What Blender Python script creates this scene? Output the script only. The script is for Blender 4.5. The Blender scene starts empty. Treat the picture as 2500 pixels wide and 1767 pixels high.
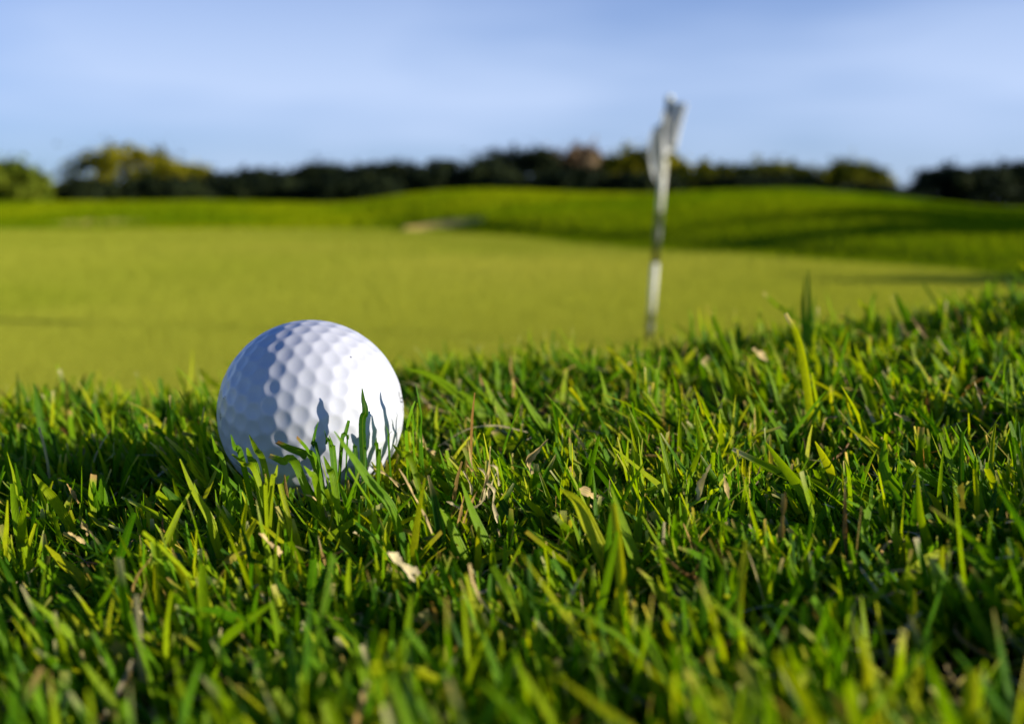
import bpy, bmesh, math, random
import numpy as np

# ------------------------------------------------------------------ camera, sky, sun, exposure
S = bpy.context.scene
H = 0.39                      # camera height above the putting green
F = 1098.0                    # focal length in pixels of a 1024 wide frame
HOR = 205.0                   # pixel row of the horizon
PITCH = math.atan((361.5 - HOR) / F)
cam_data = bpy.data.cameras.new('camera')
cam = bpy.data.objects.new('camera', cam_data)
S.collection.objects.link(cam)
cam.location = (0, 0, H)
cam.rotation_euler = (math.pi / 2 - PITCH, 0, 0)
cam_data.sensor_width = 36.0
cam_data.lens = 36.0 * F / 1024
cam_data.clip_start = 0.005
cam_data.clip_end = 2000
cam_data.dof.use_dof = True
cam_data.dof.focus_distance = 0.224
cam_data.dof.aperture_fstop = 14.5
S.camera = cam

SUN_EL, SUN_AZ_BACK = 14.0, 12.0           # elevation; degrees from straight right towards the camera's side
el, ab = math.radians(SUN_EL), math.radians(SUN_AZ_BACK)
SUN_DIR = np.array([math.cos(el) * math.cos(ab), -math.cos(el) * math.sin(ab), math.sin(el)])
SKY_S, EXPO = 0.068, 0.52
world = bpy.data.worlds.new('World')
S.world = world
world.use_nodes = True
wn = world.node_tree
wn.nodes.clear()
sky = wn.nodes.new('ShaderNodeTexSky')
sky.sky_type = 'NISHITA'
sky.sun_disc = False
sky.sun_elevation = el
sky.sun_rotation = math.pi / 2 + ab        # clockwise from +Y seen from above
sky.altitude = 0
sky.air_density = 1.0
sky.dust_density = 0.2
sky.ozone_density = 4.5
bgn = wn.nodes.new('ShaderNodeBackground')
bgn.inputs['Strength'].default_value = SKY_S
won = wn.nodes.new('ShaderNodeOutputWorld')
# thin bluish-white veil of cloud low over the horizon, all the way round
wl = wn.links.new


def wnode(kind, **kw):
    n = wn.nodes.new(kind)
    for k, v in kw.items():
        if k in n.inputs:
            n.inputs[k].default_value = v
        else:
            setattr(n, k, v)
    return n


wtc = wnode('ShaderNodeTexCoord')
wsep = wnode('ShaderNodeSeparateXYZ')
wl(wtc.outputs['Generated'], wsep.inputs[0])
wmap = wnode('ShaderNodeMapping')
wmap.inputs['Scale'].default_value = (1.1, 1.1, 4.5)
wl(wtc.outputs['Generated'], wmap.inputs[0])
wnz = wnode('ShaderNodeTexNoise', Scale=1.6, Detail=3.0, Roughness=0.45)
wl(wmap.outputs[0], wnz.inputs['Vector'])
wr = wnode('ShaderNodeMapRange')
wr.inputs[1].default_value, wr.inputs[2].default_value = 0.36, 0.66
wr.inputs[3].default_value, wr.inputs[4].default_value = 0.22, 1.0
wl(wnz.outputs[0], wr.inputs[0])
we = wnode('ShaderNodeMapRange', interpolation_type='SMOOTHSTEP')
we.inputs[1].default_value, we.inputs[2].default_value = 0.02, 0.36
we.inputs[3].default_value, we.inputs[4].default_value = 1.0, 0.0
wl(wsep.outputs[2], we.inputs[0])
wm = wnode('ShaderNodeMath', operation='MULTIPLY')
wl(wr.outputs[0], wm.inputs[0])
wl(we.outputs[0], wm.inputs[1])
wmx = wnode('ShaderNodeMix', data_type='RGBA')
wl(wm.outputs[0], wmx.inputs[0])
wtint = wnode('ShaderNodeMix', data_type='RGBA', blend_type='MULTIPLY')
wtint.inputs[0].default_value = 1.0
wl(sky.outputs[0], wtint.inputs[6])
wtint.inputs[7].default_value = (0.74, 0.98, 1.55, 1)       # the photograph's cool white balance
wl(wtint.outputs[2], wmx.inputs[6])
k_ = 1.0 / (SKY_S * 2 ** EXPO)
wmx.inputs[7].default_value = (0.60 * k_, 0.74 * k_, 1.03 * k_, 1)
wl(wmx.outputs[2], bgn.inputs['Color'])
wn.links.new(bgn.outputs[0], won.inputs['Surface'])

sun_data = bpy.data.lights.new('sun', 'SUN')
sun_data.energy = 5.0
sun_data.angle = math.radians(0.5)
sun_data.color = (1.0, 0.945, 0.87)
sun = bpy.data.objects.new('sun', sun_data)
S.collection.objects.link(sun)
from mathutils import Vector
sun.rotation_euler = Vector(SUN_DIR).to_track_quat('Z', 'Y').to_euler()
sun.location = (10, -3, 12)

S.view_settings.view_transform = 'Standard'
S.view_settings.look = 'None'
S.view_settings.gamma = 1.0
S.view_settings.use_curve_mapping = False
S.view_settings.exposure = EXPO
S.render.engine = 'CYCLES'
S.cycles.use_denoising = True
S.cycles.max_bounces = 6
S.cycles.diffuse_bounces = 2
S.cycles.transmission_bounces = 3
S.cycles.sample_clamp_indirect = 6.0

rng = np.random.default_rng(7)
random.seed(7)

# ------------------------------------------------------------------ helpers
CP, SP = math.cos(PITCH), math.sin(PITCH)
CAM = np.array([0, 0, H])


def ray(px, py):
    """direction (unit depth) through a pixel of the 1024x723 frame"""
    a, b = (px - 512.0) / F, (361.5 - py) / F
    return np.array([a, CP + b * SP, -SP + b * CP])


def at(px, py, depth):
    return CAM + ray(px, py) * depth


def project(P):
    P = np.asarray(P, float) - CAM
    d = P[..., 1] * CP - P[..., 2] * SP
    u = P[..., 1] * SP + P[..., 2] * CP
    return 512 + F * P[..., 0] / d, 361.5 - F * u / d, d


def link(name, mesh, mat=None, parent=None, **props):
    o = bpy.data.objects.new(name, mesh)
    S.collection.objects.link(o)
    if mat is not None:
        mesh.materials.append(mat)
    if parent is not None:
        o.parent = parent
        o.matrix_parent_inverse = parent.matrix_world.inverted() if False else o.matrix_parent_inverse
    for k, v in props.items():
        o[k] = v
    return o


def empty(name, loc, **props):
    o = bpy.data.objects.new(name, None)
    S.collection.objects.link(o)
    o.location = loc
    o.empty_display_size = 0.05
    for k, v in props.items():
        o[k] = v
    return o


def mesh_np(name, verts, faces, smooth=True):
    """faces: (n,k) int array or list of such arrays"""
    me = bpy.data.meshes.new(name)
    verts = np.asarray(verts, np.float32)
    fl = faces if isinstance(faces, list) else [faces]
    fl = [np.asarray(f, np.int32) for f in fl if len(f)]
    me.vertices.add(len(verts))
    me.vertices.foreach_set('co', verts.ravel())
    idx = np.concatenate([f.ravel() for f in fl])
    tot = np.concatenate([np.full(len(f), f.shape[1], np.int32) for f in fl])
    start = np.concatenate([[0], np.cumsum(tot)[:-1]]).astype(np.int32)
    me.loops.add(len(idx))
    me.loops.foreach_set('vertex_index', idx)
    me.polygons.add(len(tot))
    me.polygons.foreach_set('loop_start', start)
    me.polygons.foreach_set('loop_total', tot)
    me.polygons.foreach_set('use_smooth', np.full(len(tot), smooth))
    me.update(calc_edges=True)
    return me


def fattr(me, name, data):
    a = me.attributes.new(name, 'FLOAT', 'POINT')
    a.data.foreach_set('value', np.asarray(data, np.float32).ravel())


def cattr(me, name, rgb):
    a = me.attributes.new(name, 'FLOAT_COLOR', 'POINT')
    rgb = np.asarray(rgb, np.float32)
    a.data.foreach_set('color', np.concatenate([rgb, np.ones((len(rgb), 1), np.float32)], 1).ravel())


def sstep(a, b, x):
    t = np.clip((np.asarray(x, float) - a) / (b - a), 0, 1)
    return t * t * (3 - 2 * t)


def vnoise(x, y, seed=0):
    """smooth value noise in [-1,1]"""
    xi, yi = np.floor(x).astype(int), np.floor(y).astype(int)
    fx, fy = x - xi, y - yi
    fx, fy = fx * fx * (3 - 2 * fx), fy * fy * (3 - 2 * fy)

    def h(i, j):
        n = (i * 374761393 + j * 668265263 + seed * 1442695041) & 0x7fffffff
        n = ((n ^ (n >> 13)) * 1274126177) & 0x7fffffff
        return ((n ^ (n >> 16)) & 0xffff) / 32767.5 - 1
    return ((h(xi, yi) * (1 - fx) + h(xi + 1, yi) * fx) * (1 - fy) + (h(xi, yi + 1) * (1 - fx) + h(xi + 1, yi + 1) * fx) * fy)


def new_mat(name):
    m = bpy.data.materials.new(name)
    m.use_nodes = True
    nt = m.node_tree
    nt.nodes.clear()
    out = nt.nodes.new('ShaderNodeOutputMaterial')
    return m, nt, out


def N(nt, kind, **kw):
    n = nt.nodes.new(kind)
    for k, v in kw.items():
        if k in n.inputs:
            n.inputs[k].default_value = v
        else:
            setattr(n, k, v)
    return n


def mixc(nt, fac, a, b, mode='MIX'):
    m = nt.nodes.new('ShaderNodeMix')
    m.data_type = 'RGBA'
    m.blend_type = mode
    for s, v in ((m.inputs[0], fac), (m.inputs[6], a), (m.inputs[7], b)):
        if isinstance(v, (int, float)):
            s.default_value = v
        elif isinstance(v, (tuple, list)):
            s.default_value = (*v, 1) if len(v) == 3 else v
        else:
            nt.links.new(v, s)
    return m.outputs[2]


def math_n(nt, op, a, b=None, c=None):
    m = nt.nodes.new('ShaderNodeMath')
    m.operation = op
    for s, v in zip(m.inputs, (a, b, c)):
        if v is None:
            continue
        if isinstance(v, (int, float)):
            s.default_value = v
        else:
            nt.links.new(v, s)
    return m.outputs[0]


def ramp(nt, fac, stops):
    r = nt.nodes.new('ShaderNodeValToRGB')
    while len(r.color_ramp.elements) < len(stops):
        r.color_ramp.elements.new(0.5)
    for e, (p, c) in zip(r.color_ramp.elements, stops):
        e.position = p
        e.color = (*c, 1) if len(c) == 3 else c
    nt.links.new(fac, r.inputs[0])
    return r.outputs[0]


def simple_mat(name, col, rough=0.5, spec=0.4, noise=None):
    m, nt, out = new_mat(name)
    p = N(nt, 'ShaderNodeBsdfPrincipled', Roughness=rough)
    p.inputs['Specular IOR Level'].default_value = spec
    if noise:
        tc = N(nt, 'ShaderNodeTexCoord')
        nz = N(nt, 'ShaderNodeTexNoise', Scale=noise[0], Detail=6.0)
        nt.links.new(tc.outputs['Object'], nz.inputs['Vector'])
        c = ramp(nt, nz.outputs[0], [(0.35, noise[1]), (0.62, col)])
        nt.links.new(c, p.inputs['Base Color'])
    else:
        p.inputs['Base Color'].default_value = (*col, 1)
    nt.links.new(p.outputs[0], out.inputs[0])
    return m


# ------------------------------------------------------------------ materials
def mat_turf():
    """mown turf seen from afar: fine upright relief, colour by zone (attributes green_zone / sand_zone)"""
    m, nt, out = new_mat('turf')
    geo = N(nt, 'ShaderNodeNewGeometry')
    pos = geo.outputs['Position']
    zg = N(nt, 'ShaderNodeAttribute', attribute_name='green_zone').outputs['Fac']
    zs = N(nt, 'ShaderNodeAttribute', attribute_name='sand_zone').outputs['Fac']
    n1 = N(nt, 'ShaderNodeTexNoise', Scale=0.9, Detail=5.0, Roughness=0.6)
    nt.links.new(pos, n1.inputs['Vector'])
    n2 = N(nt, 'ShaderNodeTexNoise', Scale=7.0, Detail=4.0, Roughness=0.6)
    nt.links.new(pos, n2.inputs['Vector'])
    n3 = N(nt, 'ShaderNodeTexNoise', Scale=160.0, Detail=2.0)
    nt.links.new(pos, n3.inputs['Vector'])
    gcol = ramp(nt, n1.outputs[0], [(0.32, (0.17, 0.215, 0.012)), (0.5, (0.235, 0.25, 0.016)), (0.7, (0.285, 0.275, 0.024))])
    gcol = mixc(nt, 0.35, gcol, ramp(nt, n2.outputs[0], [(0.3, (0.19, 0.22, 0.012)), (0.7, (0.29, 0.27, 0.022))]))
    rcol = ramp(nt, n1.outputs[0], [(0.30, (0.055, 0.115, 0.003)), (0.5, (0.10, 0.165, 0.004)), (0.72, (0.17, 0.19, 0.007))])
    rcol = mixc(nt, 0.4, rcol, ramp(nt, n2.outputs[0], [(0.3, (0.06, 0.12, 0.003)), (0.72, (0.15, 0.18, 0.006))]))
    col = mixc(nt, zg, rcol, gcol)
    col = mixc(nt, 0.25, col, ramp(nt, n3.outputs[0], [(0.3, (0.10, 0.14, 0.006)), (0.7, (0.32, 0.30, 0.03))]))
    col = mixc(nt, zs, col, (0.62, 0.43, 0.12))
    d = N(nt, 'ShaderNodeBsdfDiffuse', Roughness=0.6)
    nt.links.new(col, d.inputs['Color'])
    nt.links.new(d.outputs[0], out.inputs[0])
    return m


def mat_blade(name='grass_blade', trans=0.48):
    m, nt, out = new_mat(name)
    col = N(nt, 'ShaderNodeAttribute', attribute_name='Col').outputs['Color']
    ac = N(nt, 'ShaderNodeAttribute', attribute_name='across').outputs['Fac']
    geo = N(nt, 'ShaderNodeNewGeometry')
    # lengthwise veins
    s = math_n(nt, 'SINE', math_n(nt, 'MULTIPLY', ac, 17.0))
    s = math_n(nt, 'MULTIPLY_ADD', s, 0.5, 0.5)
    rib = math_n(nt, 'SUBTRACT', 1.0, math_n(nt, 'MULTIPLY', math_n(nt, 'ABSOLUTE', ac), 5.0))
    rib = math_n(nt, 'MAXIMUM', rib, 0.0)
    nz = N(nt, 'ShaderNodeTexNoise', Scale=900.0, Detail=3.0)
    nt.links.new(geo.outputs['Position'], nz.inputs['Vector'])
    c = mixc(nt, math_n(nt, 'MULTIPLY', s, 0.22), col, (0.5, 0.5, 0.5), 'MULTIPLY')
    c = mixc(nt, math_n(nt, 'MULTIPLY', rib, 0.35), c, (0.24, 0.33, 0.012))
    c = mixc(nt, 0.35, c, ramp(nt, nz.outputs[0], [(0.3, (0.6, 0.6, 0.6)), (0.65, (1.25, 1.15, 1.0))]), 'MULTIPLY')
    bump = N(nt, 'ShaderNodeBump', Strength=0.35, Distance=0.0002)
    nt.links.new(s, bump.inputs['Height'])
    p = N(nt, 'ShaderNodeBsdfPrincipled', Roughness=0.46)
    p.inputs['Specular IOR Level'].default_value = 0.14
    nt.links.new(c, p.inputs['Base Color'])
    nt.links.new(bump.outputs[0], p.inputs['Normal'])
    t = N(nt, 'ShaderNodeBsdfTranslucent')
    tc = mixc(nt, 1.0, c, (1.35, 1.25, 0.55), 'MULTIPLY')
    nt.links.new(tc, t.inputs['Color'])
    mx = N(nt, 'ShaderNodeMixShader', Fac=trans)
    nt.links.new(p.outputs[0], mx.inputs[1])
    nt.links.new(t.outputs[0], mx.inputs[2])
    nt.links.new(mx.outputs[0], out.inputs[0])
    return m


def mat_ball():
    m, nt, out = new_mat('ball_urethane')
    geo = N(nt, 'ShaderNodeTexCoord')
    nz = N(nt, 'ShaderNodeTexNoise', Scale=90.0, Detail=6.0, Roughness=0.65)
    nt.links.new(geo.outputs['Object'], nz.inputs['Vector'])
    c = ramp(nt, nz.outputs[0], [(0.3, (0.53, 0.53, 0.55)), (0.55, (0.57, 0.57, 0.59))])
    n2 = N(nt, 'ShaderNodeTexNoise', Scale=420.0, Detail=4.0)
    nt.links.new(geo.outputs['Object'], n2.inputs['Vector'])
    c = mixc(nt, ramp(nt, n2.outputs[0], [(0.70, (0, 0, 0)), (0.78, (0.35, 0.35, 0.35))]), c, (0.45, 0.42, 0.36))
    p = N(nt, 'ShaderNodeBsdfPrincipled', Roughness=0.38)
    p.inputs['Specular IOR Level'].default_value = 0.4
    p.inputs['Coat Weight'].default_value = 0.2
    p.inputs['Coat Roughness'].default_value = 0.18
    nt.links.new(c, p.inputs['Base Color'])
    nt.links.new(p.outputs[0], out.inputs[0])
    return m


def mat_leaves(name, dark, mid, light, trans=0.2, scale=0.5):
    m, nt, out = new_mat(name)
    col = N(nt, 'ShaderNodeAttribute', attribute_name='tint').outputs['Fac']
    c = ramp(nt, col, [(0.0, dark), (0.5, mid), (1.0, light)])
    p = N(nt, 'ShaderNodeBsdfPrincipled', Roughness=0.6)
    p.inputs['Specular IOR Level'].default_value = 0.03
    nt.links.new(c, p.inputs['Base Color'])
    t = N(nt, 'ShaderNodeBsdfTranslucent')
    nt.links.new(c, t.inputs['Color'])
    mx = N(nt, 'ShaderNodeMixShader', Fac=trans)
    nt.links.new(p.outputs[0], mx.inputs[1])
    nt.links.new(t.outputs[0], mx.inputs[2])
    nt.links.new(mx.outputs[0], out.inputs[0])
    return m


M_TURF = mat_turf()
M_BLADE = mat_blade()
M_STRAW = mat_blade('dry_straw', 0.15)
M_BALL = mat_ball()
M_INK = simple_mat('black_ink', (0.02, 0.02, 0.025), 0.4)
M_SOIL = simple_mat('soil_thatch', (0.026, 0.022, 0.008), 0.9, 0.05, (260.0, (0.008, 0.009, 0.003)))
M_WHITE = simple_mat('white_paint', (0.82, 0.79, 0.60), 0.45, 0.3, (25.0, (0.76, 0.72, 0.52)))
M_BLACK = simple_mat('black_paint', (0.045, 0.055, 0.012), 0.4, 0.4, (25.0, (0.06, 0.065, 0.02)))
M_BARK = simple_mat('bark', (0.10, 0.075, 0.05), 0.9, 0.1, (9.0, (0.04, 0.03, 0.02)))


def mat_cloth():
    m, nt, out = new_mat('flag_cloth')
    d = N(nt, 'ShaderNodeBsdfDiffuse', Color=(0.80, 0.80, 0.76, 1))
    t = N(nt, 'ShaderNodeBsdfTranslucent', Color=(0.82, 0.81, 0.72, 1))
    mx = N(nt, 'ShaderNodeMixShader', Fac=0.5)
    nt.links.new(d.outputs[0], mx.inputs[1])
    nt.links.new(t.outputs[0], mx.inputs[2])
    nt.links.new(mx.outputs[0], out.inputs[0])
    return m


M_CLOTH = mat_cloth()

# ------------------------------------------------------------------ terrain
LIP_X = np.array([-2.0, -0.6, -0.14, 0.0, 0.2, 0.5, 2.0])
LIP_Y = np.array([0.30, 0.30, 0.325, 0.365, 0.44, 0.52, 0.6])


def lip(x):
    return np.interp(x, LIP_X, LIP_Y) + 0.008 * vnoise(x * 14, x * 0 + 3.3, 5)


def bank_z(x, y):
    x, y = np.asarray(x, float), np.asarray(y, float)
    top = H - 0.0685 + 0.05 * np.clip(x, -0.6, 0.6)
    top = top + 0.011 * sstep(0.165, 0.25, x) * sstep(0.30, 0.42, y)
    top = top + 0.0022 * vnoise(x * 28, y * 28, 1) + 0.0012 * vnoise(x * 70, y * 70, 2)
    fall = (1 - sstep(0, 0.75, y - lip(x) - 0.02)) * (1 - sstep(1.0, 1.75, np.abs(x))) * sstep(-1.5, -0.7, y)
    return top * fall - 0.004 * (1 - fall)


CC = np.array([-900, -400, 0, 33, 380, 446, 490, 580, 645, 735, 850, 991, 1100, 1500, 2200])
DE = np.array([16, 17, 18.5, 18.6, 18.6, 16.5, 14.5, 11.4, 9.8, 9.0, 7.6, 6.3, 5.8, 5.2, 5.0])
CT = np.array([-900, 0, 33, 200, 330, 365, 400, 460, 560, 640, 710, 800, 890, 991, 1100, 1500, 2200])
YT = np.array([199, 199, 199, 198, 200.5, 198, 191, 187, 189.5, 192.5, 189.5, 188, 194, 206, 207, 204, 202])
DT = np.array([36, 36, 36, 36, 36, 36, 35, 34, 32, 28, 23, 19, 17, 16, 15, 15, 15])
CG = np.arange(-900, 2201, 4.0)
_k = np.exp(-0.5 * (np.arange(-60, 61, 4.0) / 16) ** 2)
_k /= _k.sum()


def smooth_tab(c, v):
    g = np.interp(CG, c, v)
    return np.convolve(np.pad(g, 15, mode='edge'), _k, mode='valid')


DE, YT, DT = smooth_tab(CC, DE), smooth_tab(CT, YT + 4.0), smooth_tab(CT, DT)
CC = CT = CG


def ground_z(x, y):
    x, y = np.asarray(x, float), np.asarray(y, float)
    yy = np.maximum(y, 0.3)
    c = np.clip(512 + F * x / (yy * 0.99), -900, 2200)
    c = np.where(y > 0.3, c, np.where(x > 0, 2200, -900))
    de, dt, yt = np.interp(c, CC, DE), np.interp(c, CT, DT), np.interp(c, CT, YT)
    d = np.where(y > 0.3, y, 0.3)
    zt = H + (HOR - yt) / F * dt
    t = np.clip((d - de) / (dt - de), 0, 1)
    s = 1 - (1 - t) ** 2
    s = s * sstep(0, 0.10, t)
    z = zt * s
    z = z - (zt - 0.2) * sstep(0, 14, d - dt)
    z = z + 0.035 * vnoise(x * 0.45, y * 0.45, 9) * sstep(0, 0.2, t) * (1 - 0.7 * sstep(0.8, 1.0, t))
    return z + 0.004 * vnoise(x * 0.6, y * 0.6, 4)


def sand_scars(px, py, Y):
    def streak(x0, y0, x1, y1, hw):
        """a sand scar on the slope between two points"""
        t = np.clip((px - x0) / (x1 - x0), 0, 1)
        yc = y0 + (y1 - y0) * t
        taper = np.sin(np.pi * np.clip(t, 0.02, 0.98)) ** 0.6
        inside = (px > x0) & (px < x1)
        return (1 - sstep(0.55, 1.1, np.abs(py - yc) / (hw * taper + 1e-6))) * inside
    s1 = streak(402, 230.0, 488, 217.5, 4.6) * (Y > 5)
    s2 = streak(46, 223.5, 152, 220, 3.6) * (Y > 5) * 0.5
    return s1, s2


def build_ground():
    th_in = np.radians(np.linspace(-34, 34, 420))
    th_r = np.radians(np.linspace(34, 180, 60))[1:]
    th_l = np.radians(np.linspace(-180, -34, 60))[:-1]
    th = np.concatenate([th_l, th_in, th_r])
    r = np.concatenate([np.geomspace(0.55, 40, 230), np.geomspace(40, 900, 36)[1:]])
    T, R = np.meshgrid(th, r)
    X, Y = R * np.sin(T), R * np.cos(T)
    Z = ground_z(X, Y)
    c = 512 + F * X / (np.maximum(Y, 0.3) * 0.99)
    c = np.where(Y > 0.3, np.clip(c, -900, 2200), np.where(X > 0, 2200, -900))
    de = np.interp(c, CC, DE)
    green = 1 - sstep(-0.03, 0.05, (Y - de) / de + 0.01 * vnoise(X * 1.5, Y * 1.5, 3))
    px, py, _ = project(np.stack([X, np.maximum(Y, 0.3), Z], -1))

    s1, s2 = sand_scars(px, py, Y)
    sand = np.maximum(s1, s2)
    Z = Z - 0.004 * sand - 0.085 * s1 * np.clip(X + 1.08 * Y / 17, -0.8, 0.8) * (Y > 5)
    nr, nt_ = X.shape
    V = np.stack([X, Y, Z], -1).reshape(-1, 3)
    i = np.arange(nr - 1)[:, None] * nt_ + np.arange(nt_ - 1)[None]
    Q = np.stack([i, i + 1, i + nt_ + 1, i + nt_], -1).reshape(-1, 4)
    fm = lambda a: a.reshape(-1)[Q].mean(1)
    g, s1f, s2f = fm(green), fm(s1), fm(s2)
    zone = np.where(s1f > 0.3, 2, np.where(s2f > 0.2, 3, np.where(g > 0.5, 0, 1)))
    ga, sa = green.reshape(-1), sand.reshape(-1)
    for k, nm in ((0, 'putting_green'), (1, 'hills'), (2, 'ground'), (3, 'ground')):
        q = Q[zone == k]
        if not len(q):
            continue
        u, inv = np.unique(q, return_inverse=True)
        me = mesh_np(nm, V[u], inv.reshape(-1, 4))
        fattr(me, 'green_zone', ga[u])
        fattr(me, 'sand_zone', sa[u])
        o = link(nm if k < 2 else 'sand_bunker', me, M_TURF, kind='structure')


build_ground()


def build_bank():
    xs = np.linspace(-1.85, 1.85, 420)
    ys = np.linspace(-1.6, 1.55, 380)
    X, Y = np.meshgrid(xs, ys)
    Z = bank_z(X, Y)
    V = np.stack([X, Y, Z], -1).reshape(-1, 3)
    n = len(xs)
    i = np.arange(len(ys) - 1)[:, None] * n + np.arange(n - 1)[None]
    Q = np.stack([i, i + 1, i + n + 1, i + n], -1).reshape(-1, 4)
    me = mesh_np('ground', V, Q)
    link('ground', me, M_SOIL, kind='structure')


build_bank()


def far_turf():
    """upright mown blades over the green and the hills, coarser the farther they stand"""
    r = np.random.default_rng(55)

    def patch(n, lo, hi, hpx, hmax, wpx, umax, zone):
        q = r.random(n)
        u = r.uniform(-umax, umax, n)
        d = lo * (hi / lo) ** q if zone == 'hill' else 1 / (1 / lo + (1 / hi - 1 / lo) * q)
        x, y = u * d, d
        c = np.clip(512 + F * u / 0.99, -900, 2200)
        e = np.interp(c, CC, DE) * (1 + 0.02 * vnoise(x * 1.5, y * 1.5, 3))
        ok = (y < e * 1.01) if zone == 'green' else (y > e * 0.99)
        x, y, d = x[ok], y[ok], d[ok]
        n = len(x)
        z = ground_z(x, y) - 0.002
        if zone == 'hill':                           # bare sand keeps only a few blades
            px, py, _ = project(np.stack([x, y, z], -1))
            ok = r.random(n) > 1.05 * np.maximum(*sand_scars(px, py, y)) ** 0.5
            x, y, d, z = x[ok], y[ok], d[ok], z[ok]
            n = len(x)
        w = wpx / F * d * r.uniform(0.7, 1.3, n)
        h = np.minimum(hpx / F * d, hmax) * r.uniform(0.6, 1.3, n)
        a = r.uniform(0, 2 * np.pi, n)
        sx, sy = np.cos(a) * w / 2, np.sin(a) * w / 2
        la, lt = r.uniform(0, 2 * np.pi, n), np.abs(r.normal(0, 0.25, n)) * h
        tx, ty = np.cos(la) * lt, np.sin(la) * lt
        V = np.stack([np.stack([x - sx, y - sy, z], -1), np.stack([x + sx, y + sy, z], -1),
                      np.stack([x + tx, y + ty, z + h], -1)], 1)
        u = x / y
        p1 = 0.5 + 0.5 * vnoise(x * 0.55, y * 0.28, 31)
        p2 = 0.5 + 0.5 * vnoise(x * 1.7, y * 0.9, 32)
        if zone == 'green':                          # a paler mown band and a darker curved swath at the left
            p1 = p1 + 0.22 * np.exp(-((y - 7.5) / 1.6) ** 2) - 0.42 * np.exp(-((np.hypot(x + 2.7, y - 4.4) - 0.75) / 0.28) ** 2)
        else:                                        # sunlight on the mound's left shoulder, painted into the blade colour
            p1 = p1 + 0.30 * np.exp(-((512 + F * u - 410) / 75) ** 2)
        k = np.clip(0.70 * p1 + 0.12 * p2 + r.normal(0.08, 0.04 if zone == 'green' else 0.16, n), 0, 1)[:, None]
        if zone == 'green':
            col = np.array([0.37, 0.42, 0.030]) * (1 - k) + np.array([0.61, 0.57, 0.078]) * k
        else:
            col = np.array([0.085, 0.19, 0.002]) * (1 - k) + np.array([0.37, 0.40, 0.005]) * k
        return V, np.repeat(col, 3, 0)

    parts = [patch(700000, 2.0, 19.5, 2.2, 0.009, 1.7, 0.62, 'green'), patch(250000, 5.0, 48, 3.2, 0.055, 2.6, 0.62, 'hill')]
    for V, col in parts:
        V = V.reshape(-1, 3)
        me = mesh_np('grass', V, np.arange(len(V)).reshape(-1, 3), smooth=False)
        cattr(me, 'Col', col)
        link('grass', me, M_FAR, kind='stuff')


def mat_far():
    m, nt, out = new_mat('far_grass')
    col = N(nt, 'ShaderNodeAttribute', attribute_name='Col').outputs['Color']
    d = N(nt, 'ShaderNodeBsdfDiffuse', Roughness=0.3)
    nt.links.new(col, d.inputs['Color'])
    t = N(nt, 'ShaderNodeBsdfTranslucent')
    nt.links.new(mixc(nt, 1.0, col, (1.2, 1.15, 0.6), 'MULTIPLY'), t.inputs['Color'])
    mx = N(nt, 'ShaderNodeMixShader', Fac=0.42)
    nt.links.new(d.outputs[0], mx.inputs[1])
    nt.links.new(t.outputs[0], mx.inputs[2])
    nt.links.new(mx.outputs[0], out.inputs[0])
    return m


M_FAR = mat_far()
far_turf()

# ------------------------------------------------------------------ trees behind the course
M_LEAF = {
    'olive': mat_leaves('olive_leaves', (0.07, 0.08, 0.006), (0.22, 0.20, 0.008), (0.40, 0.34, 0.012)),
    'dark': mat_leaves('shade_dark_leaves', (0.008, 0.014, 0.006), (0.016, 0.024, 0.009), (0.04, 0.05, 0.014), 0.05),  # shade inside the tree row is put into this near-black leaf colour
    'mid': mat_leaves('green_leaves', (0.03, 0.045, 0.005), (0.10, 0.11, 0.006), (0.24, 0.22, 0.01)),
    'lime': mat_leaves('lime_leaves', (0.07, 0.11, 0.008), (0.13, 0.17, 0.012), (0.2, 0.23, 0.016)),
    'brown': mat_leaves('bronze_leaves', (0.10, 0.065, 0.03), (0.20, 0.13, 0.065), (0.30, 0.21, 0.11)),
}


def tube(pts, radii, n=8):
    pts = np.asarray(pts, float)
    V, Fq = [], []
    for k, p in enumerate(pts):
        d = pts[min(k + 1, len(pts) - 1)] - pts[max(k - 1, 0)]
        d /= np.linalg.norm(d)
        a = np.cross(d, [0.3, 0.9, 0.2] if abs(d[2]) > 0.8 else [0, 0, 1])
        a /= np.linalg.norm(a)
        b = np.cross(d, a)
        for j in range(n):
            t = 2 * math.pi * j / n
            V.append(p + radii[k] * (a * math.cos(t) + b * math.sin(t)))
    for k in range(len(pts) - 1):
        for j in range(n):
            Fq.append([k * n + j, k * n + (j + 1) % n, (k + 1) * n + (j + 1) % n, (k + 1) * n + j])
    return np.array(V), np.array(Fq)


def join(parts):
    V, Fa, off = [], [], 0
    for v, f in parts:
        V.append(v)
        Fa.append(np.asarray(f) + off)
        off += len(v)
    return np.concatenate(V), np.concatenate(Fa)


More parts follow.
